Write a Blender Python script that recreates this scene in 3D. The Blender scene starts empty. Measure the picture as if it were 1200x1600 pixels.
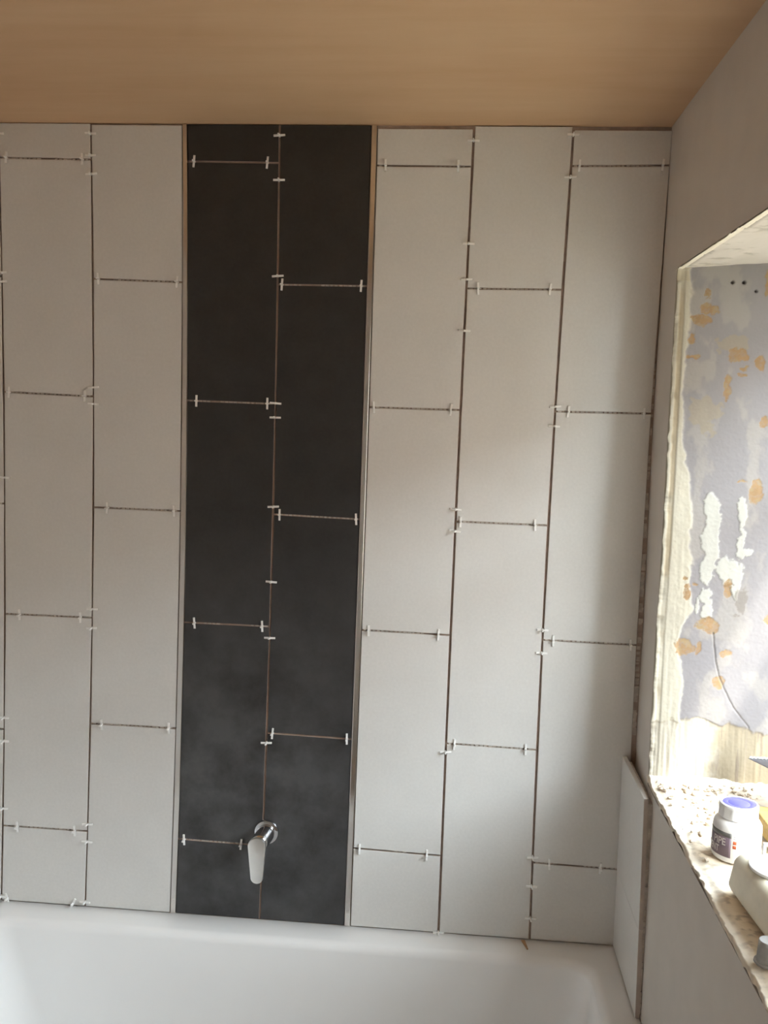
import bpy, bmesh, math, random
import numpy as np
from mathutils import Matrix, Vector

random.seed(7)
scene = bpy.context.scene
COL = scene.collection

# ---------------------------------------------------------------- camera, sky, sun, exposure
cam_data = bpy.data.cameras.new('camera')
cam_data.sensor_fit = 'AUTO'
cam_data.sensor_width = 36.0
cam_data.lens = 1490.48 / 1600.0 * 36.0
cam_data.clip_start = 0.02
camera = bpy.data.objects.new('camera', cam_data)
COL.objects.link(camera)
R = Vector((0.996645308, 0.072878408, 0.037240674))
U = Vector((-0.044347322, 0.098460547, 0.994152320))
F = Vector((-0.068785501, 0.992468769, -0.101362205))
camera.matrix_world = Matrix(((R.x, U.x, -F.x, -0.421141), (R.y, U.y, -F.y, -2.072846),
                              (R.z, U.z, -F.z, 1.673469), (0, 0, 0, 1)))
scene.camera = camera

world = bpy.data.worlds.new('hazy_sky')
scene.world = world
world.use_nodes = True
bgn = world.node_tree.nodes['Background']
bgn.inputs['Color'].default_value = (0.86, 0.925, 1.0, 1)
bgn.inputs['Strength'].default_value = 13.0

SUN_AZ, SUN_EL = 58.0, 51.0
sun_data = bpy.data.lights.new('sun', 'SUN')
sun_data.energy = 4.0
sun_data.angle = math.radians(2.2)
sun_data.color = (1.0, 0.95, 0.88)
sun = bpy.data.objects.new('sun', sun_data)
COL.objects.link(sun)
a, e = math.radians(SUN_AZ), math.radians(SUN_EL)
sun_dir = Vector((-math.cos(a) * math.cos(e), math.sin(a) * math.cos(e), -math.sin(e)))
sun.rotation_euler = sun_dir.to_track_quat('-Z', 'Y').to_euler()
sun.location = (3, -3, 5)

portal_data = bpy.data.lights.new('window_daylight', 'AREA')     # portal: guides sky sampling, emits nothing
portal_data.shape = 'RECTANGLE'
portal_data.size, portal_data.size_y = 1.10, 1.10
portal_data.cycles.is_portal = True
portal = bpy.data.objects.new('window_daylight', portal_data)
COL.objects.link(portal)
portal.location = (0.48, -0.70, 1.50)
portal.rotation_euler = (0, math.radians(90), 0)

vs = scene.view_settings
scene.display_settings.display_device = 'sRGB'
vs.view_transform = 'Standard'
vs.look = 'None'
vs.gamma = 1.0
vs.use_curve_mapping = False
vs.exposure = 0.94
scene.cycles.use_denoising = True
scene.cycles.max_bounces = 14
scene.cycles.diffuse_bounces = 8
scene.cycles.sample_clamp_indirect = 8.0

# ---------------------------------------------------------------- materials
def new_mat(name):
    m = bpy.data.materials.new(name)
    m.use_nodes = True
    nt = m.node_tree
    return m, nt, nt.nodes['Principled BSDF']

def N(nt, kind, **kw):
    n = nt.nodes.new(kind)
    for k, v in kw.items():
        setattr(n, k, v)
    return n

def noise(nt, scale, detail=4, stretch=None, rough=0.55):
    tc = N(nt, 'ShaderNodeNewGeometry')
    src = tc.outputs['Position']
    if stretch:
        mp = N(nt, 'ShaderNodeMapping')
        mp.inputs['Scale'].default_value = stretch
        nt.links.new(src, mp.inputs['Vector'])
        src = mp.outputs['Vector']
    n = N(nt, 'ShaderNodeTexNoise')
    n.inputs['Scale'].default_value = scale
    n.inputs['Detail'].default_value = detail
    n.inputs['Roughness'].default_value = rough
    nt.links.new(src, n.inputs['Vector'])
    return n.outputs['Fac']

def ramp(nt, fac, stops):
    r = N(nt, 'ShaderNodeValToRGB')
    cr = r.color_ramp
    while len(cr.elements) < len(stops):
        cr.elements.new(0.5)
    for el, (p, c) in zip(cr.elements, stops):
        el.position = p
        el.color = (*c, 1)
    nt.links.new(fac, r.inputs['Fac'])
    return r.outputs['Color']

def mix(nt, fac, c1, c2):
    m = N(nt, 'ShaderNodeMix', data_type='RGBA')
    if isinstance(fac, float):
        m.inputs[0].default_value = fac
    else:
        nt.links.new(fac, m.inputs[0])
    nt.links.new(c1, m.inputs[6])
    nt.links.new(c2, m.inputs[7])
    return m.outputs[2]

def bump(nt, bsdf, height, strength=0.2, dist=0.002):
    b = N(nt, 'ShaderNodeBump')
    b.inputs['Strength'].default_value = strength
    b.inputs['Distance'].default_value = dist
    nt.links.new(height, b.inputs['Height'])
    nt.links.new(b.outputs['Normal'], bsdf.inputs['Normal'])

def simple(name, color, rough=0.5, metallic=0.0, spread=0.06, scale=60, bumpy=0.0, stretch=None):
    m, nt, b = new_mat(name)
    f = noise(nt, scale, stretch=stretch)
    lo = tuple(max(0, c * (1 - spread)) for c in color)
    hi = tuple(min(1, c * (1 + spread)) for c in color)
    nt.links.new(ramp(nt, f, [(0.3, lo), (0.7, hi)]), b.inputs['Base Color'])
    b.inputs['Roughness'].default_value = rough
    b.inputs['Metallic'].default_value = metallic
    if bumpy:
        bump(nt, b, f, bumpy)
    return m

def pale_tile_mat():
    m, nt, b = new_mat('pale_stone_tile')
    fine = ramp(nt, noise(nt, 160, 5), [(0.3, (0.66, 0.65, 0.63)), (0.7, (0.74, 0.73, 0.71))])
    big = ramp(nt, noise(nt, 9, 4), [(0.35, (0.68, 0.67, 0.65)), (0.65, (0.73, 0.72, 0.70))])
    nt.links.new(mix(nt, 0.5, fine, big), b.inputs['Base Color'])
    b.inputs['Roughness'].default_value = 0.42
    b.inputs['Specular IOR Level'].default_value = 0.35
    return m

def dark_tile_mat():
    m, nt, b = new_mat('charcoal_tile')
    fine = ramp(nt, noise(nt, 140, 5), [(0.3, (0.021, 0.020, 0.020)), (0.7, (0.034, 0.032, 0.031))])
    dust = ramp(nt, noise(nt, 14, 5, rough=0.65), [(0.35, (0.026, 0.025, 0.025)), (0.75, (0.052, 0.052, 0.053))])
    # dust smears by the mixer, plus lightening that stands in for glare
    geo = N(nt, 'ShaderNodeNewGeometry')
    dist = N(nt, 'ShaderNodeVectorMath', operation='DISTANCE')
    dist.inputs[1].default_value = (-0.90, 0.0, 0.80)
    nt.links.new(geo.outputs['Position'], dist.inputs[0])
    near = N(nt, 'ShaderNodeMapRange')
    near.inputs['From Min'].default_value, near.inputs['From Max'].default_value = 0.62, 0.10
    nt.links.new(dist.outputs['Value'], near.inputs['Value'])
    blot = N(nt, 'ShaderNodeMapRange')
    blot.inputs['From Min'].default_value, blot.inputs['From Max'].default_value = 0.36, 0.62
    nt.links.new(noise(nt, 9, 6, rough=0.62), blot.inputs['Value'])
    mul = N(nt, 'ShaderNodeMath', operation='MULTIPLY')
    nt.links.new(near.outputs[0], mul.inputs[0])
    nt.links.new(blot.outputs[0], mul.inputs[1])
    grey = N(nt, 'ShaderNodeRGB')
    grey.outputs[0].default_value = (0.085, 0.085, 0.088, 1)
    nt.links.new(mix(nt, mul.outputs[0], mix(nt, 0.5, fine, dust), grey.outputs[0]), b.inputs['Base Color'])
    b.inputs['Roughness'].default_value = 0.38
    return m

def ceiling_mat():
    m, nt, b = new_mat('fresh_pink_plaster')
    sweep = ramp(nt, noise(nt, 3.0, 5, stretch=(0.55, 2.2, 1), rough=0.6),
                 [(0.3, (0.56, 0.345, 0.195)), (0.5, (0.61, 0.395, 0.235)), (0.72, (0.65, 0.45, 0.285))])
    streak = ramp(nt, noise(nt, 10, 5, stretch=(0.3, 2.5, 1)), [(0.3, (0.57, 0.365, 0.21)), (0.7, (0.65, 0.44, 0.275))])
    nt.links.new(mix(nt, 0.45, sweep, streak), b.inputs['Base Color'])
    b.inputs['Roughness'].default_value = 0.75
    return m

def vcol_mat(name, rough=0.8, bumpy=0.25):
    m, nt, b = new_mat(name)
    at = N(nt, 'ShaderNodeAttribute', attribute_name='surface_colour')
    nt.links.new(at.outputs['Color'], b.inputs['Base Color'])
    b.inputs['Roughness'].default_value = rough
    b.inputs['Specular IOR Level'].default_value = 0.2
    bump(nt, b, noise(nt, 220, 4), bumpy, 0.001)
    return m

def glass_mat():
    m = bpy.data.materials.new('window_glass')
    m.use_nodes = True
    nt = m.node_tree
    nt.nodes.clear()
    out = N(nt, 'ShaderNodeOutputMaterial')
    tr = N(nt, 'ShaderNodeBsdfTransparent')
    tr.inputs['Color'].default_value = (0.96, 0.98, 0.97, 1)
    gl = N(nt, 'ShaderNodeBsdfGlossy')
    gl.inputs['Roughness'].default_value = 0.02
    lw = N(nt, 'ShaderNodeLayerWeight')
    lw.inputs['Blend'].default_value = 0.5
    pw = N(nt, 'ShaderNodeMath', operation='POWER')
    pw.inputs[1].default_value = 4.0
    nt.links.new(lw.outputs['Facing'], pw.inputs[0])
    fr = N(nt, 'ShaderNodeMath', operation='MULTIPLY_ADD')
    fr.inputs[1].default_value = 0.5
    fr.inputs[2].default_value = 0.04
    nt.links.new(pw.outputs[0], fr.inputs[0])
    mx = N(nt, 'ShaderNodeMixShader')
    nt.links.new(fr.outputs[0], mx.inputs[0])
    nt.links.new(tr.outputs[0], mx.inputs[1])
    nt.links.new(gl.outputs[0], mx.inputs[2])
    nt.links.new(mx.outputs[0], out.inputs['Surface'])
    return m

M = {
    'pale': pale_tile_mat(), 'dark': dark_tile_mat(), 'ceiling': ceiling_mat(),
    'body': simple('tile_body', (0.60, 0.48, 0.41), 0.8),
    'paleside': simple('pale_tile_edge', (0.48, 0.41, 0.36), 0.8),
    'backing': simple('joint_backing', (0.46, 0.37, 0.315), 0.9, spread=0.15),
    'adhesive': simple('tile_adhesive', (0.60, 0.55, 0.50), 0.9, spread=0.2, scale=90),
    'wall': simple('grey_wall_plaster', (0.60, 0.56, 0.515), 0.7, spread=0.03, scale=12, bumpy=0.05),
    'plaster': simple('room_plaster', (0.88, 0.87, 0.85), 0.8, spread=0.05, scale=8),
    'floor': simple('floor_boards', (0.42, 0.33, 0.24), 0.6, spread=0.25, scale=14, stretch=(6, 0.6, 1)),
    'spacer': simple('white_plastic', (0.92, 0.915, 0.90), 0.45, spread=0.02),
    'trim': simple('polished_metal_trim', (0.74, 0.71, 0.68), 0.16, 1.0, spread=0.03, scale=20),
    'chrome': simple('chrome', (0.62, 0.62, 0.64), 0.06, 1.0, spread=0.01),
    'satin': simple('satin_chrome', (0.88, 0.87, 0.85), 0.30, 1.0, spread=0.02),
    'bath': simple('white_bath_acrylic', (0.85, 0.845, 0.84), 0.18, spread=0.01, scale=5),
    'reveal': vcol_mat('flaking_reveal_paint'), 'rubble': vcol_mat('rubble_sill', 0.95, 0.5),
    'crumb': simple('plaster_crumbs', (0.55, 0.47, 0.38), 0.95, spread=0.35, scale=70),
    'bottle': simple('white_bottle_plastic', (0.80, 0.80, 0.81), 0.3, spread=0.01),
    'blue': simple('blue_lid_plastic', (0.10, 0.095, 0.66), 0.35, spread=0.03),
    'label': simple('dark_plum_label', (0.16, 0.115, 0.145), 0.4, spread=0.06),
    'labeltop': simple('charcoal_label_band', (0.12, 0.115, 0.11), 0.4, spread=0.06),
    'print': simple('pale_print', (0.62, 0.58, 0.57), 0.5, spread=0.02),
    'red': simple('orange_red_print', (0.62, 0.13, 0.05), 0.5, spread=0.05),
    'fineprint': simple('grey_fine_print', (0.42, 0.40, 0.44), 0.5, spread=0.05),
    'cream': simple('cream_container_plastic', (0.80, 0.76, 0.63), 0.45, spread=0.06, scale=35),
    'steel': simple('dull_steel', (0.20, 0.19, 0.21), 0.35, 0.9, spread=0.1),
    'timber': simple('ochre_timber', (0.52, 0.36, 0.13), 0.6, spread=0.2, scale=30, stretch=(1, 6, 6)),
    'wedge': simple('brown_wedge_wood', (0.40, 0.25, 0.14), 0.7, spread=0.15),
    'handle': simple('dark_rubber_handle', (0.04, 0.04, 0.05), 0.5),
    'frame': simple('white_window_frame', (0.70, 0.69, 0.66), 0.4, spread=0.03),
    'glass': glass_mat(),
    'outside': simple('brick_outside', (0.21, 0.155, 0.125), 0.9, spread=0.2, scale=20),
    'ground': simple('garden_ground', (0.20, 0.17, 0.11), 0.95, spread=0.25, scale=0.6),
}
def cup_mat():
    m, nt, b = new_mat('clear_cup_plastic')
    f = noise(nt, 90, 3)
    nt.links.new(ramp(nt, f, [(0.3, (0.52, 0.51, 0.50)), (0.7, (0.62, 0.61, 0.60))]), b.inputs['Base Color'])
    b.inputs['Roughness'].default_value = 0.25
    b.inputs['Transmission Weight'].default_value = 0.6
    b.inputs['IOR'].default_value = 1.3
    return m
M['cup'] = cup_mat()

# ---------------------------------------------------------------- object helpers
def link_mesh(name, verts, faces, mats, parent=None, midx=None, smooth=False):
    me = bpy.data.meshes.new(name)
    me.from_pydata([tuple(v) for v in verts], [], faces)
    for m in (mats if isinstance(mats, (list, tuple)) else [mats]):
        me.materials.append(m)
    if midx is not None:
        me.polygons.foreach_set('material_index', midx)
    if smooth:
        me.polygons.foreach_set('use_smooth', [True] * len(me.polygons))
    me.update()
    o = bpy.data.objects.new(name, me)
    COL.objects.link(o)
    if parent:
        o.parent = parent
    return o

def link_bm(name, bm, mats, parent=None, smooth=False):
    bmesh.ops.recalc_face_normals(bm, faces=bm.faces)
    me = bpy.data.meshes.new(name)
    bm.to_mesh(me)
    bm.free()
    for m in (mats if isinstance(mats, (list, tuple)) else [mats]):
        me.materials.append(m)
    if smooth:
        me.polygons.foreach_set('use_smooth', [True] * len(me.polygons))
    o = bpy.data.objects.new(name, me)
    COL.objects.link(o)
    if parent:
        o.parent = parent
    return o

def tag(o, label, cat=None, group=None, kind=None):
    o['label'] = label
    if cat: o['category'] = cat
    if group: o['group'] = group
    if kind: o['kind'] = kind
    return o

def empty(name, loc, rz=0.0):
    o = bpy.data.objects.new(name, None)
    COL.objects.link(o)
    o.empty_display_size = 0.05
    o.location = loc
    o.rotation_euler = (0, 0, rz)
    return o

def bm_box(bm, lo, hi, bevel=0.0, seg=2):
    r = bmesh.ops.create_cube(bm, size=1.0)
    vs_ = r['verts']
    for v in vs_:
        v.co = Vector(((lo[i] + hi[i]) / 2 + v.co[i] * (hi[i] - lo[i]) for i in range(3)))
    if bevel:
        es = list({ed for v in vs_ for ed in v.link_edges})
        bmesh.ops.bevel(bm, geom=es, offset=bevel, segments=seg, affect='EDGES', profile=0.5)

def box(name, lo, hi, mat, parent=None, bevel=0.0, seg=2, smooth=False):
    bm = bmesh.new()
    bm_box(bm, lo, hi, bevel, seg)
    return link_bm(name, bm, mat, parent, smooth)

def lathe(name, profile, mat, parent=None, n=40, radial=None, smooth=True, cap=True):
    """profile: list of (radius, z); turned round z."""
    verts, faces = [], []
    for j, (r, z) in enumerate(profile):
        for i in range(n):
            t = 2 * math.pi * i / n
            rr = r + (radial(i, j) if radial else 0)
            verts.append((rr * math.cos(t), rr * math.sin(t), z))
    for j in range(len(profile) - 1):
        for i in range(n):
            faces.append((j * n + i, j * n + (i + 1) % n, (j + 1) * n + (i + 1) % n, (j + 1) * n + i))
    if cap:
        faces.append(tuple(reversed(range(n))))
        faces.append(tuple((len(profile) - 1) * n + i for i in range(n)))
    o = link_mesh(name, verts, faces, mat, parent, smooth=smooth)
    if smooth:
        o.data.set_sharp_from_angle(angle=math.radians(40)) if hasattr(o.data, 'set_sharp_from_angle') else None
    return o

# value noise for baked-in relief and wear
_rng = np.random.RandomState(3)
_tab = _rng.rand(256, 256)
def vnoise(x, y, octaves=4, gain=0.5):
    tot, amp, s = 0, 1.0, 0.0
    for k in range(octaves):
        xi, yi = np.floor(x).astype(int), np.floor(y).astype(int)
        fx, fy = x - xi, y - yi
        fx, fy = fx * fx * (3 - 2 * fx), fy * fy * (3 - 2 * fy)
        g = lambda i, j: _tab[(i + 17 * k) % 256, (j + 31 * k) % 256]
        v = (g(xi, yi) * (1 - fx) + g(xi + 1, yi) * fx) * (1 - fy) + (g(xi, yi + 1) * (1 - fx) + g(xi + 1, yi + 1) * fx) * fy
        tot = tot + amp * v
        s += amp
        amp *= gain
        x, y = x * 2.03 + 5.1, y * 2.03 + 9.7
    return tot / s

def sstep(a_, b_, x):
    t = np.clip((x - a_) / (b_ - a_), 0, 1)
    return t * t * (3 - 2 * t)

def grid_mesh(name, X, Y, Z, C, mat, parent):
    """X, Y, Z: (nv, nu) arrays, C: (nv, nu, 3) linear albedo."""
    nv, nu = X.shape
    me = bpy.data.meshes.new(name)
    me.vertices.add(nu * nv)
    me.vertices.foreach_set('co', np.stack([X, Y, Z], -1).reshape(-1).astype(np.float32))
    i = np.arange(nu * nv).reshape(nv, nu)
    q = np.stack([i[:-1, :-1], i[:-1, 1:], i[1:, 1:], i[1:, :-1]], -1).reshape(-1, 4)
    me.loops.add(q.size)
    me.loops.foreach_set('vertex_index', q.reshape(-1).astype(np.int32))
    me.polygons.add(len(q))
    me.polygons.foreach_set('loop_start', np.arange(0, q.size, 4, dtype=np.int32))
    me.polygons.foreach_set('use_smooth', np.ones(len(q), dtype=bool))
    me.update(calc_edges=True)
    at = me.color_attributes.new('surface_colour', 'FLOAT_COLOR', 'POINT')
    rgba = np.ones((nu * nv, 4), np.float32)
    rgba[:, :3] = C.reshape(-1, 3)
    at.data.foreach_set('color', rgba.reshape(-1))
    me.materials.append(mat)
    o = bpy.data.objects.new(name, me)
    COL.objects.link(o)
    o.parent = parent
    return o

# ---------------------------------------------------------------- measured layout of the tiled wall (metres)
LX, RX, FY, FZ = -1.50, 0.0, -2.60, -0.05       # left wall, right wall, wall behind the camera, floor
RIM = 0.503
def ceil_z(x): return 2.2868 + 0.0102 * x
LINES = {'J0': [-0.01509, -0.00067, -1.42172], 'J1': [-0.0159, 0.00095, -1.21708], 'J2': [-0.00958, -9e-05, -0.80986],
         'J3': [0.00346, -0.0007, -0.40801], 'J4': [0.01071, -0.00073, -0.20745], 'T1r': [-0.01369, -0.00159, -1.00461],
         'T2l': [-0.00377, -0.00038, -0.61834], 'T1l': [-0.01225, -1e-05, -1.01805], 'T2r': [-0.0033, -0.00092, -0.60542],
         'GR': [0.01195, -0.00378, -0.00336], 'LW': [0, 0, -1.497]}
def lx(k, z):
    a2, a1, a0 = LINES[k]
    t = z - 1.4
    return a2 * t * t + a1 * t + a0
JOINTS = {'A': [[2.196, -0.0015], [1.6729, -0.0139], [1.2003, 0.0071], [0.6886, 0.0011]],
          'B': [[1.934, -0.0093], [1.4443, 0.0006], [0.9508, 0.005]],
          'C': [[2.2004, 0.0026], [1.6869, -0.0015], [1.1964, 0.004], [0.6712, -0.0128]],
          'D': [[1.9526, 0.0105], [1.4347, -0.0135], [0.9378, -0.0127]],
          'E': [[2.2026, 0.0095], [1.6913, 0.004], [1.193, -0.0055], [0.6786, -0.0199]],
          'F': [[1.9532, 0.0146], [1.4488, 0.0024], [0.9446, -0.0106]],
          'G': [[2.2084, 0.0239], [1.697, 0.0145], [1.1955, -0.0007], [0.6839, -0.0094]],
          'O': [[1.9449, 0.0], [1.4425, 0.0], [0.9189, 0.0]]}
# column: left line, half gap, right line, half gap, drop of the top edge under the ceiling
COLS = {'O': ('LW', 0.0, 'J0', 0.0019, 0.002), 'A': ('J0', 0.0019, 'J1', 0.0019, 0.0015), 'B': ('J1', 0.0019, 'T1l', 0.0012, 0.004),
        'C': ('T1r', 0.0002, 'J2', 0.0020, 0.002), 'D': ('J2', 0.0020, 'T2l', 0.0002, 0.002),
        'E': ('T2r', 0.0012, 'J3', 0.0026, 0.0085), 'F': ('J3', 0.0026, 'J4', 0.0026, 0.0025), 'G': ('J4', 0.0026, 'GR', 0.0013, 0.009)}

# ---------------------------------------------------------------- structure
wall_back = box('wall_back', (LX - 0.10, 0.0068, FZ), (0.45, 0.16, 2.40), M['backing'])
tag(wall_back, 'wall behind the bath, half tiled in pale and charcoal columns', kind='structure')
fl = box('floor', (LX - 0.10, FY - 0.10, FZ - 0.08), (0.45, 0.16, FZ), M['floor'])
tag(fl, 'plain boarded bathroom floor', kind='structure')
cv = []
for z_ in (0.0, 0.10):
    for (x, y) in ((LX - 0.1, FY - 0.1), (0.45, FY - 0.1), (0.45, 0.16), (LX - 0.1, 0.16)):
        cv.append((x, y, ceil_z(x) + z_))
ce = link_mesh('ceiling', cv, [(0, 1, 2, 3), (7, 6, 5, 4), (0, 4, 5, 1), (1, 5, 6, 2), (2, 6, 7, 3), (3, 7, 4, 0)], M['ceiling'])
tag(ce, 'ceiling of fresh pinkish brown plaster', kind='structure')
wl = box('wall_left', (LX - 0.10, FY - 0.1, FZ), (LX, 0.010, 2.40), M['plaster'])
tag(wl, 'plastered wall at the left end of the bath', kind='structure')
wf = box('wall_front', (LX, FY - 0.10, FZ), (0.45, FY, 2.40), M['plaster'])
tag(wf, 'plastered wall facing the tiled wall', kind='structure')

# right wall with the window opening; far reveal follows the out-of-plumb line measured in the photo
RZ = [0.80, 0.97, 1.08, 1.25, 1.43, 1.67, 1.88, 1.976, 2.10]
RY = [-0.196, -0.194, -0.186, -0.177, -0.178, -0.163, -0.152, -0.150, -0.149]
def rev_y(z): return np.interp(z, RZ, RY)
def corner_x(z): return float(np.interp(z, [0.5, 0.93, 1.02, 1.28, 1.40, 1.57, 1.75, 2.28], [0.010, 0.013, 0.0105, 0.0095, 0.007, 0.004, 0.0015, 0.0012]))
SILL, HEAD, NEARJ, TH = 0.969, 1.977, -1.22, 0.42
bm = bmesh.new()
zs = [FZ, 0.95] + list(np.linspace(1.0, 1.95, 12)) + [1.978, 1.98, 2.40]
prev = None
for z in zs:                                          # far pier
    y = float(rev_y(min(max(z, 0.97), 1.976))) + 0.009 if z < 1.979 else -0.146
    ring = [bm.verts.new(p) for p in ((corner_x(z), 0.010, z), (0, y, z), (TH, y, z), (TH, 0.010, z))]
    if prev:
        for i in range(4):
            bm.faces.new((prev[i], prev[(i + 1) % 4], ring[(i + 1) % 4], ring[i]))
    else:
        bm.faces.new(ring)
    prev = ring
bm.faces.new(prev)
bm_box(bm, (0, FY, FZ), (TH, NEARJ, 2.40))
bm_box(bm, (0, NEARJ, FZ), (TH, -0.188, 0.952))
hv = [bm.verts.new(p) for y in (NEARJ, -0.146) for p in ((0, y, 1.9795), (TH, y, 2.03), (TH, y, 2.40), (0, y, 2.40))]
bm.faces.new(hv[:4]); bm.faces.new(hv[4:])
for i in range(4):
    bm.faces.new((hv[i], hv[(i + 1) % 4], hv[4 + (i + 1) % 4], hv[4 + i]))
wr = link_bm('wall_right', bm, M['wall'])
tag(wr, 'grey plastered wall with the deep window opening', kind='structure')

# --- far reveal: flaking paint, filler, bare plaster
nu, nv = 240, 640
u = np.linspace(0, 0.39, nu)
z = np.linspace(0.955, 2.0, nv)
Xg, Zg = np.meshgrid(u, z)
big = vnoise(Xg * 14, Zg * 14, 4)
mid = vnoise(Xg * 60 + 3, Zg * 60, 4)
fine = vnoise(Xg * 240, Zg * 240, 3)
vert = vnoise(Xg * 160, Zg * 10, 4)
def c3(r, g, b): return np.array([r, g, b])
def over(C, mask, col): return C * (1 - mask[..., None]) + col * mask[..., None]
C = np.ones(Xg.shape + (3,)) * c3(0.235, 0.22, 0.225)
C *= (0.93 + 0.14 * big)[..., None]
C = over(C, 0.6 * sstep(0.5, 0.66, vnoise(Xg * 30 + 9, Zg * 18 + 4, 5)), c3(0.31, 0.285, 0.26))
relief = 0.0012 * (big - 0.5) + 0.0006 * (fine - 0.5)
TAN = [(0.0558, 1.931, 0.0049, 0.0073), (0.0526, 1.9065, 0.0121, 0.0122), (0.0724, 1.9009, 0.0073, 0.0073), (0.0516, 1.8832, 0.0183, 0.0098),
       (0.125, 1.814, 0.0218, 0.011), (0.1348, 1.7909, 0.0097, 0.0037), (0.1308, 1.7772, 0.0097, 0.0025), (0.1054, 1.754, 0.0072, 0.0209),
       (0.1682, 1.8006, 0.0073, 0.0159), (0.1691, 1.9561, 0.0048, 0.0266), (0.1823, 1.6863, 0.0073, 0.0099), (0.1705, 1.5516, 0.0121, 0.0225),
       (0.1473, 1.5731, 0.0073, 0.0025), (0.0484, 1.3749, 0.0062, 0.0039), (0.0494, 1.3608, 0.0062, 0.0051), (0.0518, 1.3443, 0.0099, 0.0102),
       (0.0676, 1.3656, 0.0074, 0.0038), (0.1299, 1.3585, 0.0085, 0.0178), (0.0934, 1.2822, 0.0197, 0.0155), (0.0551, 1.2414, 0.0174, 0.0155),
       (0.0828, 1.2365, 0.0049, 0.0129), (0.1343, 1.2253, 0.0124, 0.0091), (0.1214, 1.1683, 0.0112, 0.0156), (0.0342, 1.8456, 0.0061, 0.0098),
       (0.0362, 1.8099, 0.011, 0.0062), (0.21, 1.62, 0.012, 0.02), (0.22, 1.30, 0.015, 0.012)]
FILL = [(0.0909, 1.5082, 0.0159, 0.0302), (0.0915, 1.4518, 0.0159, 0.0379), (0.0898, 1.4011, 0.0147, 0.033), (0.1471, 1.5106, 0.0085, 0.0326),
        (0.1481, 1.4481, 0.0073, 0.0353), (0.1461, 1.3721, 0.0073, 0.0433), (0.1307, 1.3968, 0.022, 0.0254), (0.0876, 1.3461, 0.0123, 0.0127),
        (0.0967, 1.3222, 0.0074, 0.0179), (0.0743, 1.3236, 0.0037, 0.0128), (0.0943, 1.3041, 0.0098, 0.0077), (0.1624, 1.4338, 0.0097, 0.0076)]
SMEAR = [(0.1563, 1.3343, 0.011, 0.0281)]
def blobs(lst, wob=0.55, p=2.3):
    out = np.zeros(Xg.shape)
    wx = Xg + 0.014 * (vnoise(Xg * 45 + 70, Zg * 45 + 10, 3) - 0.5) + 0.006 * (vnoise(Xg * 170 + 20, Zg * 170, 3) - 0.5)
    wz = Zg + 0.016 * (vnoise(Xg * 45 + 120, Zg * 45 + 60, 3) - 0.5) + 0.007 * (vnoise(Xg * 170 + 90, Zg * 170 + 33, 3) - 0.5)
    for (cx, cz, ax, az) in lst:
        d = (np.abs((wx - cx) / ax) ** p + np.abs((wz - cz) / az) ** p) ** (1 / p)
        d = d + wob * 2 * (mid - 0.5) + 0.25 * (fine - 0.5)
        out = np.maximum(out, 1 - sstep(0.95, 1.12, d))
    return out
# cream filler down the room-side edge, ragged inside boundary
edge_w = 0.020 + 0.016 * (vnoise(Zg * 9, Zg * 0 + 2, 3) - 0.4) + 0.030 * sstep(1.72, 1.45, Zg) * (0.4 + vnoise(Xg * 3 + 7, Zg * 16, 4))
ef = 1 - sstep(0.0, 0.007, Xg - edge_w + 0.014 * (mid - 0.5))
cream = c3(0.42, 0.39, 0.32) * (0.90 + 0.20 * vert)[..., None]
C = over(C, ef, cream)
chan = 1 - sstep(0.0, 0.003, np.abs(Xg - 0.010 - 0.004 * (vnoise(Zg * 6, Zg * 0, 3) - 0.5)) - 0.003)
C = over(C, 0.55 * chan * sstep(0.35, 0.6, vnoise(Zg * 12, Zg * 0 + 8, 3)), c3(0.29, 0.215, 0.12))
relief += 0.0020 * ef - 0.0018 * chan + 0.0012 * ef * (vert - 0.5) + 0.0015 * ef * (mid - 0.5)
fm = blobs(FILL, 0.4)
C = over(C, fm, c3(0.40, 0.39, 0.355) * (0.92 + 0.16 * vert)[..., None])
relief += 0.0012 * fm
C = over(C, 0.6 * blobs([(0.1057, 1.8319, 0.0303, 0.0147), (0.06, 1.70, 0.03, 0.03)], 0.8), c3(0.29, 0.245, 0.18))
C = over(C, 0.75 * blobs(SMEAR, 0.6), c3(0.20, 0.175, 0.155))
tm = blobs(TAN, 0.6) * (0.72 + 0.28 * sstep(0.35, 0.5, fine))
tancol = c3(0.285, 0.185, 0.10) * (0.85 + 0.3 * mid)[..., None]
tancol = over(tancol, 0.6 * sstep(0.5, 0.65, vnoise(Xg * 90, Zg * 90 + 5, 3)), c3(0.29, 0.225, 0.13))
C = over(C, tm, tancol)
relief -= 0.0007 * tm
# bare unpainted strip at the foot
bl = np.interp(Xg[0], [0, 0.05, 0.09, 0.13, 0.19, 0.27], [1.085, 1.089, 1.098, 1.087, 1.078, 1.06])[None, :] + 0.022 * (mid - 0.5)
bare = 1 - sstep(-0.002, 0.004, Zg - bl)
C = over(C, bare, over(c3(0.30, 0.255, 0.185) * (0.88 + 0.24 * vert)[..., None], sstep(0.62, 0.7, vnoise(Xg * 130, Zg * 14 + 3, 3)), c3(0.24, 0.20, 0.155)))
C = over(C, (1 - sstep(0.10, 0.14, Xg + 0.03 * (mid - 0.5))) * bare * 0.7, c3(0.46, 0.43, 0.37))  # room-side part lightened in the colour as if sunlit
relief += -0.002 * bare + 0.002 * bare * (vert - 0.5)
seam = (1 - sstep(0.0006, 0.0018, np.abs(Xg - 0.186 - 0.002 * (mid - 0.5)))) * bare
C = over(C, 0.7 * seam, c3(0.30, 0.25, 0.20))
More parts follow.
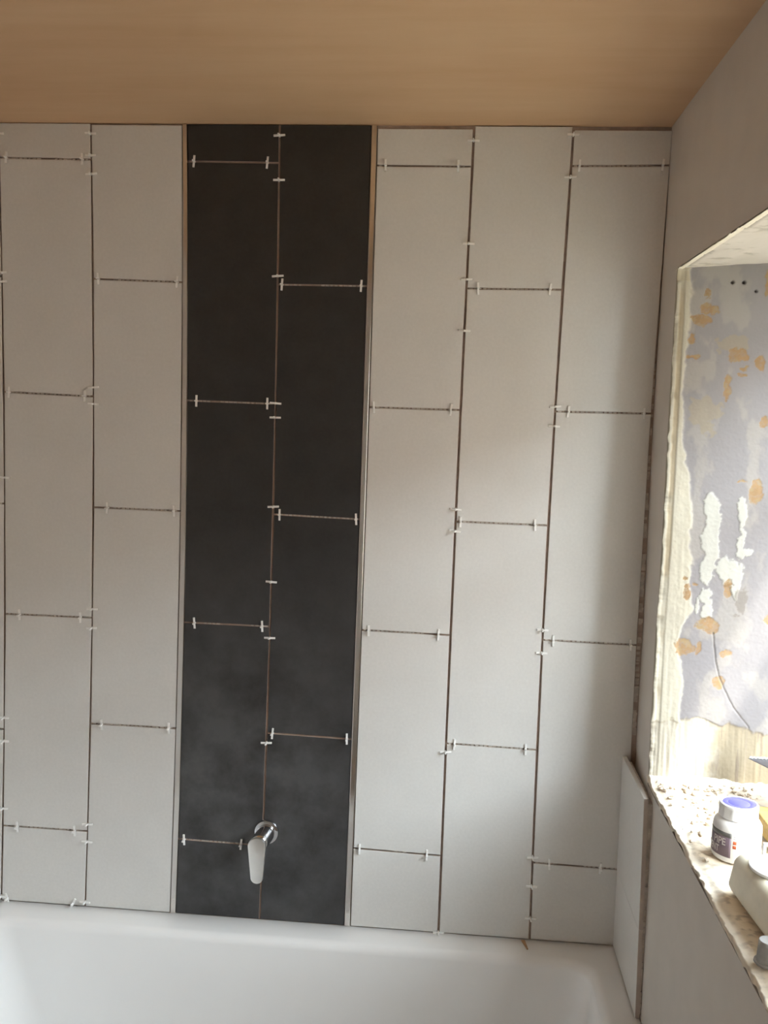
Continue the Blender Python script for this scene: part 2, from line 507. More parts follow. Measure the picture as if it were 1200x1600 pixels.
# crack and screw holes
cz = [1.2681, 1.2233, 1.1849, 1.1533, 1.1217, 1.0968, 1.0844]
cx = [0.1085, 0.1142, 0.1231, 0.139, 0.1562, 0.1767, 0.1876]
cpos = np.interp(-Zg, [-v for v in cz], cx) + 0.004 * (mid - 0.5)
crack = (1 - sstep(0.0008, 0.0020, np.abs(Xg - cpos))) * (Zg < 1.27) * (Zg > 1.082)
C = over(C, 0.75 * crack, c3(0.20, 0.18, 0.17))
relief -= 0.002 * crack
for (hx, hz, hr) in ((0.1042, 1.9526, 0.0035), (0.1255, 1.9532, 0.0035), (0.1493, 1.9372, 0.0026)):
    h = 1 - sstep(0.75, 1.15, np.hypot(Xg - hx, Zg - hz) / hr)
    C = over(C, h, c3(0.05, 0.04, 0.035))
    relief -= 0.006 * h
# top of the reveal: broken cap over the edge strip
capm = ef * (1 - sstep(0.0, 0.004, np.abs(Zg - 1.962) - 0.007 - 0.006 * (mid - 0.5)))
C = over(C, 0.6 * capm, c3(0.40, 0.35, 0.26))
jag = 1 - sstep(0, 0.012, Xg)
Xr = Xg - jag * (0.0005 + 0.007 * np.clip(vnoise(Zg * 60, Zg * 0 + 5, 4) - 0.40, 0, 1))
Yr = rev_y(Zg) - relief
Yr = Yr + jag * 0.0075 * np.clip(vnoise(Zg * 45, Zg * 0 + 21, 4) - 0.52, 0, 1) * 2
side = rev_y(Zg[:, :1]) + 0.0105                          # returns to the room face of the wall
Xr = np.concatenate([np.full_like(side, -0.0004) - 0.0008 * vnoise(Zg[:, :1] * 40, side * 0, 3), Xr], 1)
Yr, Zg = np.concatenate([side, Yr], 1), np.concatenate([Zg[:, :1], Zg], 1)
C = np.concatenate([C[:, :1], C], 1)
Xr = Xr + 0.012 * (Zg > 1.9775) * (Xr < 0.01)
rev = grid_mesh('window_reveal', Xr, Yr, Zg, C, M['reveal'], wr)
rev['label'] = 'flaking painted reveal with tan bare patches and cream filler'

# --- soffit of the opening
nu, nv = 100, 360
Xg, Yg = np.meshgrid(np.linspace(0, 0.395, nu), np.linspace(-0.135, NEARJ, nv))
n1, n2 = vnoise(Xg * 40, Yg * 14 + 50, 5), vnoise(Xg * 150, Yg * 150 + 90, 3)
C = np.ones(Xg.shape + (3,)) * c3(0.56, 0.52, 0.475) * (0.9 + 0.2 * n1)[..., None]
scr = sstep(0.60, 0.68, vnoise(Xg * 18 + Yg * 20, Yg * 60 - Xg * 40 + 80, 4)) * (Xg < 0.11)
C = over(C, 0.55 * scr, c3(0.30, 0.27, 0.23))
bead = 1 - sstep(0.0, 0.002, Xg - 0.009 - 0.003 * (vnoise(Yg * 30 + 60, Yg * 0, 3) - 0.5))
C = over(C, bead, c3(0.72, 0.67, 0.58))
groove = (1 - sstep(0.0, 0.002, np.abs(Xg - 0.0135) - 0.0015)) * sstep(0.45, 0.55, vnoise(Yg * 16 + 60, Yg * 0 + 3, 3))
C = over(C, 0.7 * groove, c3(0.25, 0.22, 0.18))
Zs = HEAD + 0.085 * np.minimum(Xg, 0.26) + 0.002 * (n1 - 0.5) + 0.003 * groove - 0.002 * bead + 0.002 * scr
Xs = Xg - (Xg < 0.003) * (0.0015 + 0.002 * n2)
sof = grid_mesh('window_soffit', Xs, Yg, Zs, C, M['reveal'], wr)

# --- rubble-strewn sill
nu, nv = 140, 420
Xg, Yg = np.meshgrid(np.linspace(0, 0.395, nu), np.linspace(-0.18, NEARJ, nv))
n1, n2, n3 = vnoise(Xg * 22, Yg * 22 + 40, 5), vnoise(Xg * 110, Yg * 110 + 99, 4), vnoise(Xg * 8, Yg * 8 + 30, 3)
C = np.ones(Xg.shape + (3,)) * c3(0.78, 0.68, 0.55) * (0.82 + 0.36 * n1)[..., None]
C = over(C, 0.6 * sstep(0.55, 0.7, n2), c3(0.36, 0.30, 0.24))
C = over(C, 0.65 * sstep(0.55, 0.72, n3) , c3(0.64, 0.57, 0.48))
front = 1 - sstep(0.0, 0.012, Xg - 0.012 * n1)
C = over(C, 0.6 * front, c3(0.70, 0.64, 0.55))
Zs = SILL + 0.0045 * (n1 - 0.5) + 0.004 * (n2 - 0.5) + 0.016 * np.exp(-((Yg + 0.19) / 0.03) ** 2) * n1 * (1 - sstep(0.2, 0.27, Xg))
Zs = Zs - front * (0.003 + 0.006 * np.clip(n2 - 0.5, 0, 1))
Xs = Xg - (Xg < 0.003) * (0.001 + 0.010 * np.clip(vnoise(Yg * 70 + 80, Yg * 0 + 11, 4) - 0.42, -0.1, 1))
Xs = np.concatenate([np.full((nv, 1), -0.0006), Xs], 1)
Yg = np.concatenate([Yg[:, :1], Yg], 1)
Zs = np.concatenate([np.full((nv, 1), 0.950) + 0.012 * vnoise(Yg[:, :1] * 50 + 80, Yg[:, :1] * 0, 4), Zs], 1)
C = np.concatenate([C[:, :1], C], 1)
sl = grid_mesh('window_sill', Xs, Yg, Zs, C, M['rubble'], wr)
sl['label'] = 'broken plaster sill strewn with dust'

# --- crumbs of plaster lying on the sill
rb = random.Random(11)
bm = bmesh.new()
for k in range(170):
    if k < 95:
        x, y = rb.uniform(0.012, 0.20), -0.20 - abs(rb.gauss(0, 0.045))
    else:
        x, y = rb.uniform(0.010, 0.22), rb.uniform(-1.15, -0.22)
    if (-1.0 < y < -0.60 and x > 0.005) or (x > 0.13 and y < -0.36) or math.hypot(x - 0.073, y + 0.525) < 0.05:
        x, y = rb.uniform(0.012, 0.12), rb.uniform(-0.46, -0.20)
    s = rb.uniform(0.0015, 0.0045) * (1.7 if rb.random() < 0.12 else 1)
    mt = Matrix.Translation((x, y, SILL + s * 0.5 + 0.001)) @ Matrix.Rotation(rb.uniform(0, 6), 4, 'Z') @ Matrix.Rotation(rb.uniform(-.5, .5), 4, 'X') @ Matrix.Diagonal((s * rb.uniform(.8, 1.8), s, s * rb.uniform(.5, .9), 1))
    r = bmesh.ops.create_icosphere(bm, subdivisions=1, radius=1.0, matrix=mt)
    for v in r['verts']:
        v.co += Vector((rb.uniform(-.25, .25) * s, rb.uniform(-.25, .25) * s, rb.uniform(-.2, .2) * s))
crumbs = link_bm('plaster_rubble', bm, M['crumb'])
tag(crumbs, 'loose plaster crumbs scattered over the window sill', 'rubble', kind='stuff')

# --- window beyond the reveal
w1 = empty('window_1', (0.385, -0.70, SILL))
tag(w1, 'white framed window in the deep opening', kind='structure')
def wbox(name, lo, hi, mat='frame', bevel=0.004):
    o = box(name, lo, hi, M[mat], w1, bevel)
    o.matrix_parent_inverse = Matrix.Translation(-Vector(w1.location))
    return o
wbox('window_rail', (0.370, NEARJ, 0.955), (0.45, -0.14, 1.052))
wbox('window_head', (0.385, NEARJ, 1.890), (0.42, -0.14, 2.012))
wbox('window_jamb', (0.385, -0.190, 1.052), (0.45, -0.14, 1.890))
wbox('window_jamb', (0.385, NEARJ, 1.052), (0.45, -1.165, 1.890))
wbox('casement_rail', (0.390, -1.165, 1.052), (0.42, -0.190, 1.10))
wbox('window_transom', (0.390, -1.165, 1.60), (0.44, -0.190, 1.645))
wbox('window_pane', (0.413, -1.165, 1.10), (0.417, -0.190, 1.60), 'glass', 0)
wbox('window_pane', (0.413, -1.165, 1.645), (0.417, -0.190, 1.890), 'glass', 0)

# --- outside: unseen eave added to limit the sun, and the ground below
ev = box('trim_3', (0.42, -3.2, 2.46), (0.60, 0.6, 2.56), M['frame'])
tag(ev, 'added roof eave outside above the window, limiting the sun', kind='structure')
nb = box('added_wall_opposite', (8.5, -14, -3.0), (15, 14, 4.7), M['outside'])  # unseen wall, added to block low sky and dim the upper room
tag(nb, 'added brick house wall facing the window, blocking low sky', kind='structure')
gr = box('ground', (0.45, -30, -3.1), (45, 30, -3.0), M['ground'])
tag(gr, 'garden ground outside below the window', kind='structure')

# ---------------------------------------------------------------- tiles
def tile_mesh(name, quad, mats, parent, y0=0.0, thick=0.0062, bev=0.0007):
    """quad: (x, z) corners bottom-left, bottom-right, top-right, top-left; front faces -Y."""
    cxm = sum(q[0] for q in quad) / 4
    czm = sum(q[1] for q in quad) / 4
    verts = []
    for (yy, ins) in ((y0, bev), (y0 + bev, 0.0), (y0 + thick, 0.0)):
        for (x, zz) in quad:
            verts.append((x - math.copysign(ins, x - cxm), yy, zz - math.copysign(ins, zz - czm)))
    faces, mi = [(0, 1, 2, 3)], [0]
    for i in range(4):
        j = (i + 1) % 4
        faces.append((4 + i, 4 + j, j, i)); mi.append(0)
        faces.append((8 + i, 8 + j, 4 + j, 4 + i)); mi.append(1)
    faces.append((11, 10, 9, 8)); mi.append(1)
    return link_mesh(name, verts, faces, mats, parent, mi)

HG = 0.0020
def joint_z(j, x): return j[0] + j[1] * x
ridge = {'pale': bmesh.new(), 'dark': bmesh.new()}
rr = random.Random(5)
for c, (lk, lg, rk, rg, drop) in COLS.items():
    dark = c in 'CD'
    js = JOINTS[c]
    def corner(k, g, zfun):
        zz = 1.4
        for _ in range(4):
            xx = lx(k, zz) + g
            zz = zfun(xx)
        return (xx, zz)
    tops = [lambda x, d=drop: ceil_z(x) - d] + [lambda x, j=j: joint_z(j, x) - HG for j in js]
    bots = [lambda x, j=j: joint_z(j, x) + HG for j in js] + [lambda x: RIM + 0.0022]
    for k in range(len(js), -1, -1):
        quad = (corner(lk, lg, bots[k]), corner(rk, -rg, bots[k]), corner(rk, -rg, tops[k]), corner(lk, lg, tops[k]))
        dy = rr.uniform(0, 0.0005)
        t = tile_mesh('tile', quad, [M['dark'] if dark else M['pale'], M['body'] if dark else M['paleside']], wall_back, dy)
        t['label'] = 'charcoal wall tile' if dark else 'pale stone-effect wall tile'
    # ridges of combed adhesive showing in the level joints
    for j in js:
        zc = joint_z(j, (lx(lk, j[0]) + lx(rk, j[0])) / 2)
        xa, xb = lx(lk, zc) + lg + 0.004, lx(rk, zc) - rg - 0.004
        x = xa
        while x < xb - 0.006:
            if vnoise(np.array([x * 9 + 40]), np.array([zc * 50]), 2)[0] > 0.40:
                h = 0.0017
                zz = joint_z(j, x)
                bm_box(ridge['dark' if dark else 'pale'], (x, rr.uniform(0.0018, 0.004), zz - h), (x + rr.uniform(0.0045, 0.0085), 0.0070, zz + h))
            x += 0.0098
# adhesive in the tall gap between the last column and the right wall
for k in range(75):
    zz = rr.uniform(0.95, 1.80)
    xw = corner_x(zz) - 0.0012
    w_ = float(xw - lx('GR', zz))
    if w_ > 0.0015:
        bm_box(ridge['pale'], (lx('GR', zz) + 0.0003, rr.uniform(0.002, 0.006), zz), (xw - rr.uniform(0, 0.3) * w_, 0.0070, zz + rr.uniform(0.004, 0.016)))
for k, b_ in ridge.items():
    o = link_bm('tile_adhesive', b_, M['adhesive'], wall_back)
    o['kind'] = 'stuff'

# polished strips either side of the charcoal columns
for i, (lk, rk, which) in enumerate((('T1l', 'T1r', 'left'), ('T2l', 'T2r', 'right'))):
    zs = np.linspace(RIM + 0.0015, 2.28, 14)
    bm = bmesh.new()
    prev = None
    for q, zz in enumerate(zs):
        xa, xb = lx(lk, zz) + 0.0004, lx(rk, zz) - 0.0004
        zt = ceil_z(xa) - 0.0015 if q == len(zs) - 1 else zz
        prof = [(xa, 0.0066), (xa, 0.0006), (xa + 0.0008, -0.0012), (xa + 0.0018, -0.0016), (xb - 0.0018, -0.0016), (xb - 0.0008, -0.0012), (xb, 0.0006), (xb, 0.0066)]
        ring = [bm.verts.new((x, y, zt)) for x, y in prof]
        if prev:
            for k in range(len(ring)):
                bm.faces.new((prev[k], prev[(k + 1) % len(ring)], ring[(k + 1) % len(ring)], ring[k]))
        else:
            bm.faces.new(ring)
        prev = ring
    bm.faces.new(prev)
    o = link_bm('trim_%d' % (i + 1), bm, M['trim'])
    tag(o, 'polished metal strip along the %s edge of the charcoal tile columns' % which, kind='structure')

# two tiles fixed on the right wall above the bath end
def side_tile(za, zb, name='tile'):
    def xf(zz): return -0.012 - 0.006 * (zz - 0.505) / 0.44
    def yn(zz): return -0.2600 + 0.020 * (zz - 0.5345) / 0.411
    v = []
    b_ = 0.0008
    for (ins, dx) in ((b_, 0.0), (0.0, b_), (0.0, 0.009)):
        for (zz, end) in ((za + ins, 0), (za + ins, 1), (zb - ins, 1), (zb - ins, 0)):
            y = (yn(zz) + ins) if end else (-0.0008 - ins)
            v.append((xf(zz) + dx, y, zz))
    f, mi = [(0, 1, 2, 3)], [0]
    for i in range(4):
        j = (i + 1) % 4
        f.append((i, j, 4 + j, 4 + i)); mi.append(0)
        f.append((4 + i, 4 + j, 8 + j, 8 + i)); mi.append(0 if i == 2 else 1)
    f.append((11, 10, 9, 8)); mi.append(1)
    o = link_mesh(name, v, f, [M['pale'], M['paleside']], wr, mi)
    bm_ = bmesh.new(); bm_.from_mesh(o.data); bmesh.ops.recalc_face_normals(bm_, faces=bm_.faces); bm_.to_mesh(o.data); bm_.free()
    o['label'] = 'pale tile on the window wall'
side_tile(RIM + 0.002, 0.6838)
side_tile(0.6846, 0.9455)
bm = bmesh.new()
for k in range(36):
    zz = 0.51 + k * 0.0118
    x0 = -0.003 - 0.006 * (zz - 0.505) / 0.44
    yn = -0.2600 + 0.020 * (zz - 0.5345) / 0.411
    bm_box(bm, (x0 + 0.0002, yn + rr.uniform(0.002, 0.006), zz), (0.0004, yn + 0.04, zz + 0.0116))
bm_box(bm, (-0.0082, -0.215, 0.925), (0.0004, -0.012, 0.937))
o = link_bm('tile_adhesive', bm, M['adhesive'], wr)
o['kind'] = 'stuff'

# ---------------------------------------------------------------- tile spacers
SPH = {'A': [[-1.4155, -1.2457], [-1.41, -1.2372], [-1.3869, -1.2448], [-1.393, -1.2559]], 'B': [[-1.2085, -1.0333], [-1.1844, -1.0328], [-1.1939, -1.0371]],
       'C': [[-1.0003, -0.8414], [-0.986, -0.8286], [-0.9821, -0.8277], [-0.9972, -0.8642]], 'D': [[-0.8029, -0.6317], [-0.7953, -0.6253], [-0.7982, -0.6293]],
       'E': [[-0.5889, -0.4354], [-0.595, -0.428], [-0.5891, -0.4339], [-0.5915, -0.4385]], 'F': [[-0.3824, -0.2307], [-0.3964, -0.2359], [-0.388, -0.2301]],
       'G': [[-0.184, -0.0135], [-0.1783, -0.0195], [-0.1827, -0.0165], [-0.1642, -0.0514]]}
SPV = {'J0': [2.2482, 1.9529, 1.9335, 1.5017, 0.9468, 0.8912, 0.7289, 0.5145], 'J1': [2.2515, 2.2057, 2.1672, 1.7097, 1.6735, 1.2119, 1.1684, 0.7049, 0.6631, 0.5155],
       'J2': [2.2543, 2.1623, 1.9617, 1.6897, 1.6583, 1.4629, 1.2947, 1.1676, 0.9259], 'J3': [2.2508, 2.0398, 1.9656, 1.8579, 1.4751, 1.4269, 0.93, 0.5056],
       'J4': [2.2659, 2.1806, 1.7041, 1.6625, 1.2184, 1.1669, 0.6992, 0.6308, 0.5559]}
CNAME = {'A': 'leftmost full pale column', 'B': 'pale column left of the charcoal band', 'C': 'left charcoal column', 'D': 'right charcoal column',
         'E': 'pale column right of the charcoal band', 'F': 'second pale column right of charcoal', 'G': 'pale column by the window wall'}
VNAME = {'J0': 'upright joint at the far left edge', 'J1': 'upright joint between the two left pale columns', 'J2': 'upright joint between the charcoal columns',
         'J3': 'first upright joint right of the charcoal band', 'J4': 'upright joint nearest the window wall'}
ORD = ['top', 'second', 'third', 'fourth', 'fifth', 'sixth', 'seventh', 'eighth', 'ninth', 'tenth']
ROW = {3: ['upper', 'middle', 'lower'], 4: ['top', 'second', 'third', 'lowest']}

def spacer_proto():
    L, w, d = 0.0128, 0.0016, 0.0021                  # half bar, half thickness across the bar, half depth
    yb, yf, bt = 0.0058, -0.0128, 0.0024              # arm into the joint, stub end, bar thickness
    arm = 0.0013
    poly = [(-L, -0.0006), (-L + 0.0006, -bt - 0.0006), (-w, -bt - 0.0006), (-w + 0.0002, yf), (w - 0.0002, yf), (w, -bt - 0.0006),
            (L - 0.0006, -bt - 0.0006), (L, -0.0006), (arm, -0.0006), (arm, yb), (-arm, yb), (-arm, -0.0006)]
    n = len(poly)
    v = [(x, y, -d) for x, y in poly] + [(x, y, d) for x, y in poly]
    f = [tuple(range(n)), tuple(range(2 * n - 1, n - 1, -1))]
    f += [(i, n + i, n + (i + 1) % n, (i + 1) % n) for i in range(n)]
    o = link_mesh('tile_spacer', v, f, M['spacer'])
    bm_ = bmesh.new(); bm_.from_mesh(o.data); bmesh.ops.recalc_face_normals(bm_, faces=bm_.faces); bm_.to_mesh(o.data); bm_.free()
    return o
proto = spacer_proto()
first = True
sr = random.Random(21)
def put_spacer(x, zz, upright_bar, label, extra=0.0):
    global first
    o = proto if first else proto.copy()
    if not first:
        COL.objects.link(o)
    first = False
    base = math.radians(90) if upright_bar else 0.0
    o.rotation_euler = (math.radians(sr.uniform(-5, 5)), base + math.radians(sr.uniform(-6, 6)) + extra, math.radians(sr.uniform(-5, 5)) if not upright_bar else 0.0)
    o.location = (x, -0.0008, zz)
    tag(o, label, 'tile spacer', 'white plastic tile spacers in the wall joints')
for c, rows in SPH.items():
    for k, xs in enumerate(rows):
        for side, x in zip(('left', 'right'), xs):
            put_spacer(x, joint_z(JOINTS[c][k], x), True, 'white cross spacer, %s end of %s level joint, %s' % (side, ROW[len(rows)][k], CNAME[c]))
for c, zz_ in SPV.items():
    for k, zz in enumerate(zz_):
        put_spacer(lx(c, zz), zz, False, 'white cross spacer, %s down in %s' % (ORD[k], VNAME[c]))
put_spacer(-1.4175, 0.5105, True, 'white cross spacer leaning on the bath rim at far left', math.radians(-22))
put_spacer(-1.2585, 0.5105, True, 'white cross spacer leaning on the rim beside the left upright joint', math.radians(24))

# ---------------------------------------------------------------- shower mixer
mx_ = empty('shower_mixer', (-0.806, 0.0, 0.716))
tag(mx_, 'chrome shower mixer with hanging lever over the charcoal tile joint', 'shower mixer')
rot_y = Matrix.Rotation(math.radians(90), 4, 'X')      # lathe axis z -> -y
pl = lathe('wall_plate', [(0.0285, -0.0002), (0.0285, 0.003), (0.027, 0.0058), (0.0235, 0.0072), (0.019, 0.0076)], M['chrome'], mx_, 48)
pl.data.transform(rot_y)
prof = [(0.0, 0.0), (0.0, 0.0), (-0.0015, -0.001), (-0.006, -0.0055), (-0.0085, -0.0085), (-0.0093, -0.0095), (-0.0095, -0.0098)]
ys = [0.006, 0.014, 0.022, 0.034, 0.044, 0.048, 0.050]
rs = [0.0196, 0.0200, 0.0202, 0.0202, 0.0198, 0.0185, 0.0150]
vv, ff, n = [], [], 36
for (dx, dz), yy, r_ in zip(prof, ys, rs):
    for i in range(n):
        t = 2 * math.pi * i / n
        vv.append((dx + r_ * math.cos(t), -yy, dz + r_ * math.sin(t)))
for j in range(len(ys) - 1):
    ff += [(j * n + i, j * n + (i + 1) % n, (j + 1) * n + (i + 1) % n, (j + 1) * n + i) for i in range(n)]
ff += [tuple(reversed(range(n))), tuple((len(ys) - 1) * n + i for i in range(n))]
vb = link_mesh('valve_body', vv, ff, M['chrome'], mx_, smooth=True)
bm = bmesh.new()
pts = []
for i in range(17):
    t = math.pi * i / 16
    pts.append((-0.0113 + 0.0207 * math.cos(t), -0.0105 + 0.0190 * math.sin(t)))
for i in range(17):
    t = math.pi + math.pi * i / 16
    pts.append((-0.0095 + 0.0142 * math.cos(t), -0.0830 + 0.0138 * math.sin(t)))
rings = []
for yy, ins in ((-0.0485, 0.0016), (-0.0500, 0.0), (-0.0550, 0.0), (-0.0566, 0.0006), (-0.0572, 0.0018)):
    cxm, czm = -0.0104, -0.046
    rings.append([bm.verts.new((x + (cxm - x) * ins / 0.02, yy + 0.018 * (zz + 0.0105), zz + (czm - zz) * ins / 0.05)) for x, zz in pts])
for a_, b_ in zip(rings, rings[1:]):
    for i in range(len(pts)):
        bm.faces.new((a_[i], a_[(i + 1) % len(pts)], b_[(i + 1) % len(pts)], b_[i]))
bm.faces.new(rings[0]); bm.faces.new(rings[-1])
lv = link_bm('lever', bm, M['satin'], mx_, True)
lv.data.set_sharp_from_angle(angle=math.radians(35))
lv['label'] = 'satin chrome lever plate'

# ---------------------------------------------------------------- bathtub
bt = empty('bathtub', (-0.75, -0.35, FZ))
tag(bt, 'white bathtub along the foot of the tiled wall', 'bathtub')
def rrect(x0, x1, y0, y1, r_, n=10):
    out = []
    for (cx_, cy_, a0) in ((x1 - r_, y1 - r_, 0), (x0 + r_, y1 - r_, 90), (x0 + r_, y0 + r_, 180), (x1 - r_, y0 + r_, 270)):
        for i in range(n + 1):
            t = math.radians(a0 + 90 * i / n)
            out.append((cx_ + r_ * math.cos(t), cy_ + r_ * math.sin(t)))
    return out
loops = []
def add_loop(ins_l, ins_r, ins_f, ins_b, r_, zz): loops.append([(x, y, zz) for x, y in rrect(LX + ins_l, -ins_r, -0.70 + ins_f, 0.0060 - ins_b, r_)])
add_loop(0.004, 0.0015, 0.012, 0.0, 0.006, RIM - 0.035)
add_loop(0.001, 0.0005, 0.000, 0.0, 0.006, RIM - 0.030)
add_loop(0.001, 0.0005, 0.000, 0.0, 0.006, RIM - 0.006)
add_loop(0.003, 0.0015, 0.004, 0.0015, 0.006, RIM - 0.001)
add_loop(0.006, 0.003, 0.009, 0.003, 0.008, RIM)
add_loop(0.058, 0.058, 0.060, 0.066, 0.060, RIM)
for t in np.linspace(0, 1, 6)[1:]:                       # rolled edge into the basin
    ang = t * math.radians(84)
    d, h = 0.020 * math.sin(ang), 0.020 * (1 - math.cos(ang))
    add_loop(0.058 + d, 0.058 + d, 0.060 + d, 0.066 + d, 0.060, RIM - h)
add_loop(0.105, 0.088, 0.088, 0.095, 0.070, RIM - 0.12)
add_loop(0.150, 0.100, 0.098, 0.105, 0.080, RIM - 0.26)
add_loop(0.190, 0.112, 0.108, 0.115, 0.085, RIM - 0.35)
add_loop(0.220, 0.135, 0.130, 0.137, 0.090, RIM - 0.385)
add_loop(0.260, 0.175, 0.170, 0.177, 0.095, RIM - 0.397)
add_loop(0.45, 0.35, 0.28, 0.28, 0.05, RIM - 0.400)
n = len(loops[0])
vv = [p for lp in loops for p in lp]
ff = []
for j in range(len(loops) - 1):
    ff += [(j * n + i, j * n + (i + 1) % n, (j + 1) * n + (i + 1) % n, (j + 1) * n + i) for i in range(n)]
ff.append(tuple((len(loops) - 1) * n + i for i in range(n)))
tub = link_mesh('tub', vv, ff, M['bath'], bt, smooth=True)
tub.matrix_parent_inverse = Matrix.Translation(-Vector(bt.location))
tub.data.set_sharp_from_angle(angle=math.radians(50))
pn = box('bath_panel', (LX + 0.004, -0.688, FZ), (-0.004, -0.674, RIM - 0.030), M['frame'], bt, 0.003)
pn.matrix_parent_inverse = Matrix.Translation(-Vector(bt.location))

# small wooden wedge at the foot of the tiles
bm = bmesh.new()
wv = [(-0.0045, 0.004, 0.0), (0.0045, 0.004, 0.0), (0.0025, -0.034, 0.0), (-0.0005, -0.034, 0.0), (-0.0045, 0.004, 0.0018), (0.0045, 0.004, 0.0018), (0.0025, -0.034, 0.0030), (-0.0005, -0.034, 0.0030)]
bvs = [bm.verts.new(v) for v in wv]
for f in ((0, 1, 2, 3), (4, 5, 6, 7), (0, 1, 5, 4), (1, 2, 6, 5), (2, 3, 7, 6), (3, 0, 4, 7)):
    bm.faces.new([bvs[i] for i in f])
bmesh.ops.bevel(bm, geom=list(bm.edges), offset=0.0004, segments=1, affect='EDGES')
wd = link_bm('wooden_wedge', bm, M['wedge'])
wd.location = (-0.213, -0.008, RIM + 0.0001)
wd.rotation_euler = (0, 0, math.radians(10))
tag(wd, 'small brown wooden wedge on the bath rim under the pale tiles', 'wedge')

# ---------------------------------------------------------------- things on the sill
# white bottle
TOP = SILL + 0.0035
b0 = empty('adhesive_bottle', (0.073, -0.525, TOP))
tag(b0, 'white plastic bottle with a blue topped cap on the window sill', 'bottle')
r_ = 0.0385
lathe('bottle_body', [(0.030, 0.0), (0.0365, 0.0008), (r_, 0.004), (r_, 0.052), (0.0378, 0.0575), (0.0350, 0.0625), (0.0310, 0.0660), (0.0285, 0.0675), (0.0280, 0.0720)], M['bottle'], b0, 64)
def ribs(i, j): return (-0.0011 if (i % 8) in (1, 2, 3, 4, 5) else 0.0) if j in (2, 3) else 0.0
capo = lathe('cap', [(0.0300, 0.0685), (0.0312, 0.0690), (0.0312, 0.0735), (0.0312, 0.0850), (0.0312, 0.0870), (0.0300, 0.0900), (0.0270, 0.0912), (0.0262, 0.0896), (0.0255, 0.0892)], M['bottle'], b0, 96, ribs)
lathe('cap_disc', [(0.0258, 0.0885), (0.0258, 0.0899), (0.0245, 0.0904), (0.0180, 0.0902), (0.0172, 0.0898), (0.0165, 0.0902), (0.0010, 0.0902)], M['blue'], b0, 64)['label'] = 'blue disc in the cap top'
# the label wraps the side of the bottle turned to the room
view = math.atan2(-2.07 + 0.525, -0.421 - 0.073)          # direction from bottle to where the label edge is measured from
R1 = view - math.radians(11)
def patch(name, a0, a1, z0, z1, mat, rad, parent, n=18):
    v, f = [], []
    for rr_ in (rad, rad - 0.0004):
        for i in range(n + 1):
            t = a0 + (a1 - a0) * i / n
            for zz in (z0, z1):
                v.append((rr_ * math.cos(t), rr_ * math.sin(t), zz))
    m = 2 * (n + 1)
    for i in range(n):
        f.append((2 * i, 2 * i + 2, 2 * i + 3, 2 * i + 1))
        f.append((2 * i, 2 * i + 1 + m - 1, m + 2 * i + 2, 2 * i + 2))
        f.append((2 * i + 1, 2 * i + 3, m + 2 * i + 3, m + 2 * i + 1))
    f.append((0, 1, m + 1, m)); f.append((2 * n, m + 2 * n, m + 2 * n + 1, 2 * n + 1))
    return link_mesh(name, v, f, mat, parent, smooth=True)
span = math.radians(105)
lab = patch('label', R1 - span, R1, 0.0095, 0.0425, M['label'], r_ + 0.0004, b0)
patch('label_band', R1 - span, R1, 0.0425, 0.0500, M['labeltop'], r_ + 0.0004, b0)['label'] = 'charcoal band across the label top'
def bent_text(body, size, arc_end, zbase, mat, parent, rad, squeeze=1.0):
    cu = bpy.data.curves.new('lettering', 'FONT')
    cu.body = body
    cu.size = size
    cu.align_x = 'RIGHT'
    cu.offset = size * 0.018
    tmp = bpy.data.objects.new('lettering_source', cu)
    COL.objects.link(tmp)
    dg = bpy.context.evaluated_depsgraph_get()
    me = bpy.data.meshes.new_from_object(tmp.evaluated_get(dg))
    bpy.data.objects.remove(tmp)
    for v in me.vertices:
        t = arc_end + v.co.x * squeeze / rad
        v.co = (rad * math.cos(t), rad * math.sin(t), zbase + v.co.y)
    me.materials.clear()
    me.materials.append(mat)
    o = bpy.data.objects.new('lettering', me)
    COL.objects.link(o)
    o.parent = parent
    return o
bent_text('PIPE', 0.0165, R1 - math.radians(13), 0.0285, M['print'], lab, r_ + 0.0007, 0.85)
bent_text('CEMENT', 0.0155, R1 - math.radians(30), 0.0145, M['print'], lab, r_ + 0.0007, 0.72)
for q, zz in enumerate((0.0335, 0.0265)):
    patch('hazard_mark', R1 + math.radians(4), R1 + math.radians(12), zz, zz + 0.0052, M['red'], r_ + 0.0003, b0, 4)['label'] = 'orange red square mark'
bm_lines = []
for q in range(9):
    z0 = 0.046 - q * 0.0035
    patch('print_line', R1 + math.radians(5 if q in (0, 1) else 17), R1 + math.radians(30 if q in (0, 1) else 38), z0, z0 + 0.0007, M['fineprint'], r_ + 0.00025, b0, 6)

# cream container with a white screw cap
c0 = empty('plastic_container', (0.024, -0.643, TOP), math.radians(4.5))
tag(c0, 'cream plastic container with a white round cap beside the white bottle', 'container')
bm = bmesh.new()
bm_box(bm, (0.0, -0.36, 0.0), (0.160, 0.0, 0.064), 0.015, 5)
for v in bm.verts:                                        # slightly domed top, slimmer shoulders
    if v.co.z > 0.03:
        v.co.z += 0.004 * math.sin(math.pi * min(max(v.co.x / 0.16, 0), 1)) * math.sin(math.pi * min(max(-v.co.y / 0.36, 0), 1))
        k = (v.co.z - 0.03) / 0.034
        v.co.x += 0.008 * k * (1 if v.co.x < 0.08 else -1)
        v.co.y += 0.006 * k * (-1 if v.co.y > -0.18 else 1)
cb = link_bm('container_body', bm, M['cream'], c0, True)
cz_ = 0.0645
cap = lathe('container_cap', [(0.0405, 0.0), (0.0415, 0.0015), (0.0412, 0.0045), (0.0395, 0.0058), (0.0300, 0.0058), (0.0290, 0.0046), (0.0010, 0.0046)], M['spacer'], c0, 56)
cap.location = (0.049, -0.068, cz_)
